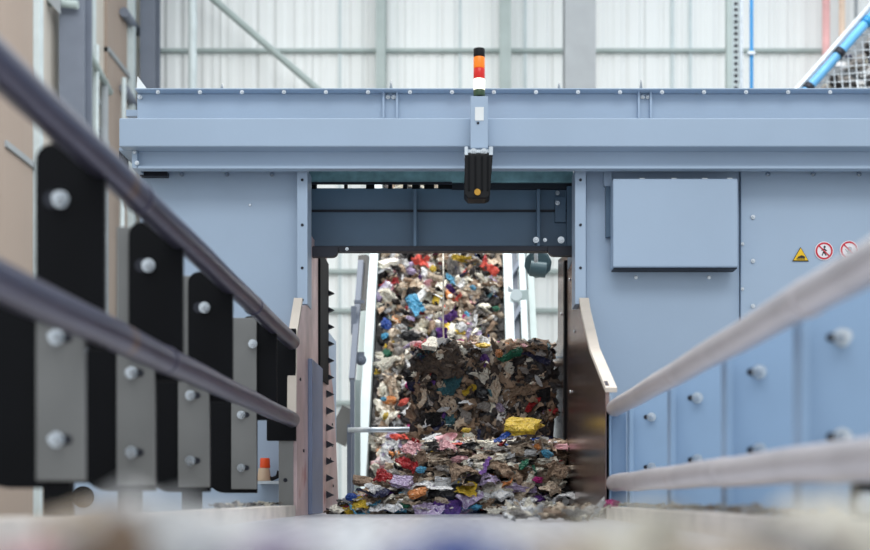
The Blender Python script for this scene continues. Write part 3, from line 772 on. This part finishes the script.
def on_conv(px, py):
    """point of the conveyor surface behind that picture point"""
    dirv = Vector(((px - VX) / F, 1, (VY - py) / F)); o = Vector((0, 0, CZ)); pl = C0 + NV * .10
    k = (pl - o).dot(NV) / dirv.dot(NV); return o + dirv * k
SPEC_C = [(421, 264, 'coral', .20, 'sheet', 'large coral red sheet near the top of the waste on the conveyor'),
          (433, 272, 'yellow', .10, 'lump', 'pale yellow bag beside the coral sheet on the conveyor'),
          (461, 262, 'yellow', .13, 'sheet', 'yellow sheet at the top of the conveyor waste right of the twine'),
          (490, 272, 'coral', .17, 'sheet', 'bright red film near the right rail of the conveyor'),
          (485, 264, 'red', .11, 'lump', 'red crushed bag at the top right of the conveyor'),
          (416, 308, 'cyan', .19, 'sheet', 'sky blue bag in the middle of the conveyor waste'),
          (386, 327, 'blue', .13, 'lump', 'blue bag against the left rail of the conveyor'),
          (449, 320, 'purple', .17, 'sheet', 'purple film beside the hanging twine'),
          (410, 340, 'black', .20, 'lump', 'black bag just above the left end of the bale'),
          (473, 291, 'cyan', .08, 'lump', 'small light blue scrap right of the twine'),
          (496, 312, 'green', .08, 'lump', 'small green scrap at the right side of the conveyor'),
          (404, 405, 'coral', .10, 'lump', 'orange-red scrap close to the left side of the bale'),
          (386, 419, 'yellow', .09, 'lump', 'yellow scrap above the horizontal pipe'),
          (404, 440, 'coral', .17, 'sheet', 'orange-red sheet folded under the horizontal pipe'),
          (391, 456, 'white', .18, 'sheet', 'white sheet below the horizontal pipe near the conveyor foot'),
          (384, 402, 'cyan', .07, 'lump', 'tiny cyan scrap by the left rail of the conveyor'),
          (392, 448, 'lilac', .18, 'sheet', 'pale lilac film below the horizontal pipe')]
LK = {'sheet': ('crumpled_sheet', SHEETS), 'lump': ('crushed_lump', LUMPS), 'strip': ('twisted_strip', STRIPS), 'carton': ('flattened_carton', CARTS)}
for i, (px, py, c, s, k, lab) in enumerate(SPEC_C):
    nm, ms = LK[k]; piece(nm, ms[i % len(ms)], c, frame(on_conv(px, py) + NV * .03 + Vector((0, -.03, 0)), NV + Vector((0, -.6, 0)), s * .78, .3), label=lab, cat='waste')
n = 0
for j in range(26):
    for i in range(10):
        x = CX0 + .06 + (i + R.uniform(-.4, .4) + .5) * .095; s = .1 + j * .105 + R.uniform(-.04, .04)
        p = CP(x, s, R.uniform(.07, .14)); px = VX + p.x / p.y * F; py = VY - (p.z - CZ) / p.y * F
        if px > CX1 * F / p.y + VX - 4: continue
        if py < 246 or (px > 416 and py > 352): continue
        g = pick(); c = pickcol(); 
        if n < 250:
            piece(g[0], R.choice(g[1]), c, frame(p, NV + Vector((0, -.2, 0)), R.uniform(.06, .13), 1.0, 1), None,
                  '%s %s among the loose waste on the steep conveyor' % (COLTXT[c], KINDTXT[g[0]]), 'waste', '%s %s pieces on the steep conveyor' % (COLTXT[c], KINDTXT[g[0]])); n += 1

# ---- upper bale
d = 6.75
bx0, bx1 = PX(415, d), PX(556, d); bz0, bz1 = .36, PZ(347, d); by0, by1 = d, d + .85
ub = thing('waste_bale', 'dark compressed waste bale standing on top of the broken lower bale', 'bale', ((bx0 + bx1) / 2, d + .4, bz0))
items = []
for k in range(1300):
    f = R.choices(('f', 't', 'l'), (66, 24, 10))[0]
    if f == 'f': p = Vector((R.uniform(bx0, bx1 - .03), by0 + R.uniform(-.005, .02), R.uniform(bz0, bz1))); nv = (0, -1, .1)
    elif f == 't': p = Vector((R.uniform(bx0, bx1 - .03), R.uniform(by0, by1), bz1 + R.uniform(-.02, .02))); nv = (0, 0, 1)
    else: p = Vector((bx0 + R.uniform(-.01, .02), R.uniform(by0, by1), R.uniform(bz0, bz1))); nv = (-1, 0, .1)
    g = pick() if R.random() < .6 else LIB[1]; items.append((R.choice(g[1]), pickcol(3.0 if f != 't' else .0), frame(p, nv, R.uniform(.05, .12), .9, .8)))  # sides drawn darker than the top: dirtier waste plus painted-in shade
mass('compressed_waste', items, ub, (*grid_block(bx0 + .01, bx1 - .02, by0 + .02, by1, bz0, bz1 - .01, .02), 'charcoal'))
def bp(px, py, off=-.012): return Vector((PX(px, d), d + off, PZ(py, d)))
SB = [(441, 370, 'umber', .27, 'sheet', 'big grey-brown cardboard sheet'), (450, 384, 'teal', .14, 'sheet', 'dark teal bag'), (441, 385, 'beige', .07, 'lump', 'pale oval lid'),
      (424, 392, 'beige', .20, 'strip', 'pale brown strip'), (485, 361, 'purple', .08, 'lump', 'vivid purple bag'), (499, 354, 'orange', .07, 'lump', 'orange wrap'),
      (470, 390, 'yellow', .07, 'sheet', 'mustard wrap'), (532, 405, 'red', .10, 'sheet', 'dark red carton'), (538, 381, 'white', .06, 'lump', 'white pot'), (509, 369, 'cream', .08, 'lump', 'pale crushed cup'),
      (524, 371, 'grey', .07, 'lump', 'grey crushed cup'), (512, 355, 'green', .10, 'sheet', 'green film'), (480, 376, 'cream', .09, 'sheet', 'pale crumpled paper'), (494, 387, 'beige', .12, 'sheet', 'beige paper'),
      (510, 396, 'kraft_brown', .12, 'lump', 'brown bag'), (466, 416, 'grey', .11, 'lump', 'grey tray'), (447, 405, 'beige', .11, 'sheet', 'beige paper'), (461, 372, 'navy', .07, 'lump', 'navy bag'), (536, 358, 'navy', .1, 'sheet', 'navy film'),
      (500, 408, 'lilac', .07, 'lump', 'lilac pot'), (430, 420, 'black', .14, 'sheet', 'black film'), (484, 408, 'grey', .10, 'sheet', 'grey paper'), (443, 410, 'white', .06, 'lump', None), (522, 388, 'kraft_brown', .13, 'sheet', None),
      (455, 360, 'umber', .18, 'sheet', None), (425, 362, 'umber', .14, 'sheet', None), (542, 400, 'black', .14, 'sheet', None)]
for i, (px, py, c, s, k, lab) in enumerate(SB):
    nm, ms = LK[k]; piece(nm, ms[(i * 5) % len(ms)], c, frame(bp(px, py, -.03), (0, -1, .1), s * .85, .15, .5), ub, lab)
for i, (px, c, s, k, lab) in enumerate([(424, 'red', .14, 'sheet', 'bright red film'), (416, 'pink', .10, 'lump', 'pink bag'), (470, 'magenta', .12, 'sheet', 'magenta film'), (505, 'magenta', .12, 'strip', 'magenta strip'), (444, 'cream', .16, 'sheet', 'cream paper'),
                          (488, 'beige', .16, 'carton', None), (520, 'pink', .13, 'sheet', None), (540, 'kraft_brown', .13, 'carton', None), (455, 'beige', .18, 'carton', None), (535, 'charcoal', .11, 'lump', None), (482, 'white', .10, 'sheet', None), (510, 'orange', .08, 'lump', None), (432, 'cream', .14, 'carton', None)]):
    nm, ms = LK[k]; piece(nm, ms[(i * 3) % len(ms)], c, frame(Vector((PX(px, d), d + R.uniform(.0, .10), bz1 + .02)), (0, -.5, 1), s, .4, .7), ub, lab)

# ---- lower broken bale
d2 = 6.30
lx0, lx1, lz1 = PX(408, d2), XR - .02, .36
lb = thing('broken_waste_bale', 'broken brighter lower bale spilling layered paper and plastic onto the bed', 'bale', ((lx0 + lx1) / 2, d2 + .4, 0))
def topz(x):   # profile of the heap in z along x, rising to the right
    u = (x - PX(340, d2)) / (PX(430, d2) - PX(340, d2)); return .03 + .33 * max(0, min(1, u)) ** 1.25
V, Fc = grid_block(lx0 - .02, lx1, d2 + .08, d2 + 1.0, 0.0, lz1 - .05, .03, seed=9)
items = []
for k in range(1200):
    x = R.uniform(PX(395, d2), lx1 - .03); zt = topz(x)
    if R.random() < .65: z = R.uniform(.02, zt); y = d2 + .07 - .05 * (1 - z / max(zt, .05)) + R.uniform(-.02, .03); nv = (0, -.8, .7)
    else: z = zt; y = R.uniform(d2, d2 + .5); nv = (0, -.2, 1)
    g = pick(); items.append((R.choice(g[1]), pickcol(.0), frame(Vector((x, y, z)), nv, R.uniform(.06, .13), .6, .9, 'lay')))
mass('layered_waste', items, lb, (V, Fc, 'charcoal'))
for k in range(95):
    x = R.uniform(PX(400, d2), lx1 - .05); zt = topz(x); z = R.uniform(.03, zt); y = d2 - .02 - .10 * (1 - z / zt) * R.random()
    g = pick(); c = pickcol(0); piece(g[0], R.choice(g[1]), c, frame(Vector((x, y, z)), (0, -.7, .9), R.uniform(.08, .13), .7, .9, 'lay'), lb)

# ---- loose heap and single bright pieces, all separate things
def heap_pt(px, py):
    """rest the piece on the sloping front of the heap behind that picture point"""
    z_at = lambda dd: PZ(py, dd)
    dd = 6.22 - .22 * (1 - min(1, max(0, (498 - py) / 68.)))
    return Vector((PX(px, dd), dd, max(.025, z_at(dd))))
SPEC = [(522, 427, 'yellow', .25, 'carton', 'large mustard yellow bag on the top edge of the lower bale'), (505, 436, 'blue', .19, 'strip', 'bright blue wrap just left of the large yellow bag'),
        (466, 431, 'yellow', .08, 'lump', 'small yellow scrap at the foot of the upper bale'), (537, 447, 'orange', .09, 'lump', 'small orange scrap right of the blue wrap'),
        (546, 454, 'cyan', .10, 'lump', 'light cyan scrap beside the green bag'), (523, 465, 'green', .12, 'lump', 'emerald green crushed bag in the lower bale face'),
        (537, 480, 'magenta', .10, 'lump', 'cerise pink bag below the green bag'), (485, 466, 'purple', .20, 'strip', 'tall twisted purple film in the middle of the lower bale'),
        (488, 480, 'lilac', .17, 'sheet', 'lilac film below the twisted purple film'), (466, 489, 'yellow', .13, 'sheet', 'yellow net bag low in the heap left of the purple film'),
        (418, 493, 'orange', .13, 'carton', 'faded orange carton low in the heap'), (440, 488, 'white', .17, 'strip', 'long white strip between the orange carton and the yellow net bag'),
        (421, 470, 'cyan', .09, 'lump', 'small cyan scrap high on the left slope of the heap'), (407, 463, 'red', .16, 'sheet', 'red film on the upper left slope of the heap'),
        (387, 477, 'red', .14, 'sheet', 'red and white wrapper on the left slope of the heap'), (363, 481, 'kraft_brown', .13, 'carton', 'brown and yellow carton tipped at the far left of the heap'),
        (374, 492, 'navy', .17, 'sheet', 'dark blue folded packet below the tipped brown carton'), (402, 482, 'lilac', .15, 'carton', 'lilac grey packet on the left slope of the heap'),
        (352, 497, 'blue', .10, 'lump', 'small blue bag near the left wall of the channel'), (354, 506, 'yellow', .15, 'sheet', 'yellow printed wrapper lying flat near the left wall'),
        (362, 512, 'cyan', .15, 'sheet', 'pale cyan wrapper lying under the yellow printed wrapper'), (386, 506, 'white', .20, 'sheet', 'white printed wrapper flat on the bed in front of the heap'),
        (395, 515, 'blue', .14, 'strip', 'royal blue strip flat on the bed in front of the heap'), (338, 511, 'cream', .16, 'lump', 'crumpled cream paper at the foot of the left wall'),
        (430, 508, 'lilac', .17, 'sheet', 'lilac bag flat in the middle front of the heap'), (447, 513, 'purple', .16, 'sheet', 'purple bag at the very front of the heap'),
        (476, 507, 'cyan', .10, 'lump', 'cyan scrap at the front right of the heap'), (470, 499, 'lilac', .15, 'sheet', 'pale mauve sheet above the front cyan scrap'),
        (500, 495, 'white', .13, 'carton', 'white cup-like packet low on the right of the heap'), (412, 448, 'pink', .14, 'sheet', 'pink paper on the top left shoulder of the heap'),
        (448, 447, 'pink', .16, 'sheet', 'pinkish paper just below the upper bale'), (432, 437, 'white', .15, 'strip', 'white rolled paper leaning below the upper bale'),
        (555, 470, 'kraft_brown', .16, 'sheet', 'brown paper against the right channel wall'), (552, 488, 'beige', .15, 'sheet', 'beige paper low against the right channel wall'),
        (465, 470, 'kraft_brown', .20, 'sheet', 'brown folded paper left of the twisted purple film'), (505, 470, 'kraft_brown', .24, 'sheet', 'large creased brown paper right of the twisted purple film')]
for i, (px, py, c, s, k, lab) in enumerate(SPEC):
    nm, ms = LK[k]
    p = heap_pt(px, py) + Vector((0, -.06, 0)); nv = (0, -.8, .8) if py < 500 else (0, -.4, 1)
    piece(nm, ms[(i * 7) % len(ms)], c, frame(p, nv, s * .74, .5, .8, (1.2 if 'tall' in lab else R.uniform(-.5, .5))), None, lab, 'waste')
for k in range(150):
    px = R.uniform(345, 562)
    top = 498 - (topz(PX(px, d2)) - CZ) / d2 * F
    py = R.uniform(max(432, top - 2), 513)
    g = pick(); c = pickcol(0); p = heap_pt(px, py) + Vector((0, -.02, 0))
    piece(g[0], R.choice(g[1]), c, frame(p, (0, -.6, 1), R.uniform(.06, .115), .7, .9, 'lay'), None,
          '%s %s in the loose heap against the lower bale' % (COLTXT[c], KINDTXT[g[0]]), 'waste', '%s %s pieces in the loose heap' % (COLTXT[c], KINDTXT[g[0]]))
# heap filler under the left slope
V, Fc = [], []
nx, ny = 24, 12
for j in range(ny + 1):
    for i in range(nx + 1):
        x = PX(342, d2) + (PX(440, d2) - PX(342, d2)) * i / nx; y = 6.02 + .9 * j / ny
        z = max(.004, topz(x) * min(1, j / 4.) - .03 + .03 * noise.noise(Vector((x * 9, y * 9, 0)))); V.append((x, y, z))
Fc = [[j * (nx + 1) + i, j * (nx + 1) + i + 1, (j + 1) * (nx + 1) + i + 1, (j + 1) * (nx + 1) + i] for j in range(ny) for i in range(nx)]
items = []
for k in range(300):
    x = R.uniform(PX(345, d2), PX(440, d2)); j = R.random(); y = 6.03 + .85 * j; z = max(.015, topz(x) * min(1, j * 3) - .01)
    g = pick(); items.append((R.choice(g[1]), pickcol(.0), frame(Vector((x, y, z)), (0, -.5, 1), R.uniform(.05, .11), .7, .9, 'lay')))
tag(mass('heap_scraps', items, None, (V, Fc, 'charcoal')), 'fine scraps packed under the left slope of the loose heap', 'waste')
# pale chips strewn at the right foot of the heap and along the ledges
tx = 'small %s chip strewn on the bed %s'
for k in range(80):
    c = R.choice(['cream', 'beige', 'white', 'cream', 'grey', 'kraft_brown']); x = R.uniform(.16, XR - .05); y = R.uniform(4.0, 6.0)
    piece('paper_chip', R.choice(SHEETS), c, frame(Vector((x, y, R.uniform(.016, .04))), (0, 0, 1), R.uniform(.05, .10), .6, .9), None, tx % (COLTXT[c], 'at the right foot of the heap'), 'paper scrap', '%s chips at the right foot of the heap' % COLTXT[c])
for side, x0, x1, y0, y1, n in (('right', .622, .654, 2.0, 4.65, 90), ('left', -.80, -.775, 3.9, 5.3, 46)):
    for k in range(n):
        c = R.choice(['white', 'cream', 'white', 'beige'] if side == 'right' else ['white', 'black', 'cream', 'charcoal', 'grey'])
        y = y0 + (y1 - y0) * (k + R.random()) / n
        piece('paper_chip', R.choice(SHEETS + LUMPS), c, frame(Vector((R.uniform(x0, x1), y, .056)), (0, 0, 1), R.uniform(.022, .038), .5, .8), None,
              'tiny %s chip lying on the %s ledge of the bed' % (COLTXT[c], side), 'paper scrap', 'tiny %s chips on the %s ledge' % (COLTXT[c], side))
piece('crushed_lump', LUMPS[3], 'magenta', frame(P(612, 504, 4.60) + Vector((.0, 0, .0)), (0, -.3, 1), .075, .2), None, 'magenta scrap on the ledge under the lower right rail end', 'waste')

# out-of-focus litter right in front of the camera
NEAR = [(452, 534, .50, 'blue', .058, 'royal blue crumpled film on the bed directly before the camera'),
        (418, 533, .62, 'lilac', .060, 'lilac crumpled film left of the royal blue film before the camera'),
        (130, 502, .60, 'white', .072, 'blurred white crumpled bag on the bed, left of the camera'),
        (185, 512, .66, 'white', .070, 'blurred white packet beside the white crumpled bag, near the camera'),
        (62, 503, .75, 'beige', .080, 'blurred tan crumpled paper left of the white bag, near the camera'),
        (20, 522, .62, 'pink', .075, 'blurred pinkish paper in the lower left corner'),
        (250, 534, .60, 'lilac', .065, 'blurred pale lilac sheet low in front, left of the middle'),
        (300, 540, .58, 'grey', .060, 'blurred grey sheet low in front, left of the blue film'),
        (560, 540, .56, 'beige', .070, 'blurred beige paper right of the blue film before the camera'),
        (640, 528, .60, 'cream', .080, 'blurred cream paper in front, right of the middle'),
        (720, 532, .56, 'beige', .080, 'blurred beige sheet in front, further right'),
        (790, 530, .60, 'grey', .075, 'blurred grey paper near the lower right corner'),
        (856, 512, .66, 'cream', .090, 'blurred cream crumpled paper in the lower right corner'),
        (95, 530, .58, 'kraft_brown', .060, 'blurred tan scrap in front of the white bag, near the camera')]
for i, (px, py, dd, c, s, lab) in enumerate(NEAR):
    zc = PZ(py, dd); o = piece('crumpled_paper', LUMPS[i % len(LUMPS)], c, Matrix.Translation((PX(px, dd), dd + .03, zc / 2 + .002)) @ Matrix.Rotation(i * 1.3, 4, 'Z') @ Matrix.Diagonal((s * 1.5, s * 1.5, max(.05, zc) * 2.0, 1)), None, lab, 'paper scrap')

# ------------------------------------------------------------------ light
w = bpy.data.worlds.new('hall_daylight'); scene.world = w; w.use_nodes = True
bg = w.node_tree.nodes['Background']; bg.inputs[0].default_value = (.86, .93, 1.0, 1); bg.inputs[1].default_value = .96
def area(nm, loc, rot, sx, sy, power, col=(1, 1, 1)):
    l = bpy.data.lights.new(nm, 'AREA'); l.shape = 'RECTANGLE'; l.size = sx; l.size_y = sy; l.energy = power; l.color = col
    o = bpy.data.objects.new(nm, l); COL.objects.link(o); o.location = loc; o.rotation_euler = rot
area('rooflight_back', (1, 14, 9.6), (0, 0, 0), 12, 6, 300, (1, .99, .97))
area('rooflight_middle', (1, 8, 9.6), (0, 0, 0), 10, 2.5, 1150, (1, .99, .97))
area('front_fill', (1, -3.5, 9.0), (math.radians(35), 0, 0), 10, 4, 470, (.95, .98, 1))  # unseen light added above and behind the camera to brighten the machine front

cam = bpy.data.cameras.new('camera'); co = bpy.data.objects.new('camera', cam); COL.objects.link(co)
co.location = (0, 0, CZ); co.rotation_euler = (math.pi / 2, 0, 0)
cam.sensor_width = 36; cam.lens = 50; cam.clip_start = .02
cam.shift_x = -(VX - 435) / 870; cam.shift_y = (VY - 275) / 870
cam.dof.use_dof = True; cam.dof.focus_distance = 6.2; cam.dof.aperture_fstop = 1.9
scene.camera = co
scene.view_settings.view_transform = 'Standard'; scene.view_settings.look = 'None'; scene.view_settings.gamma = 1
scene.view_settings.exposure = 0.0
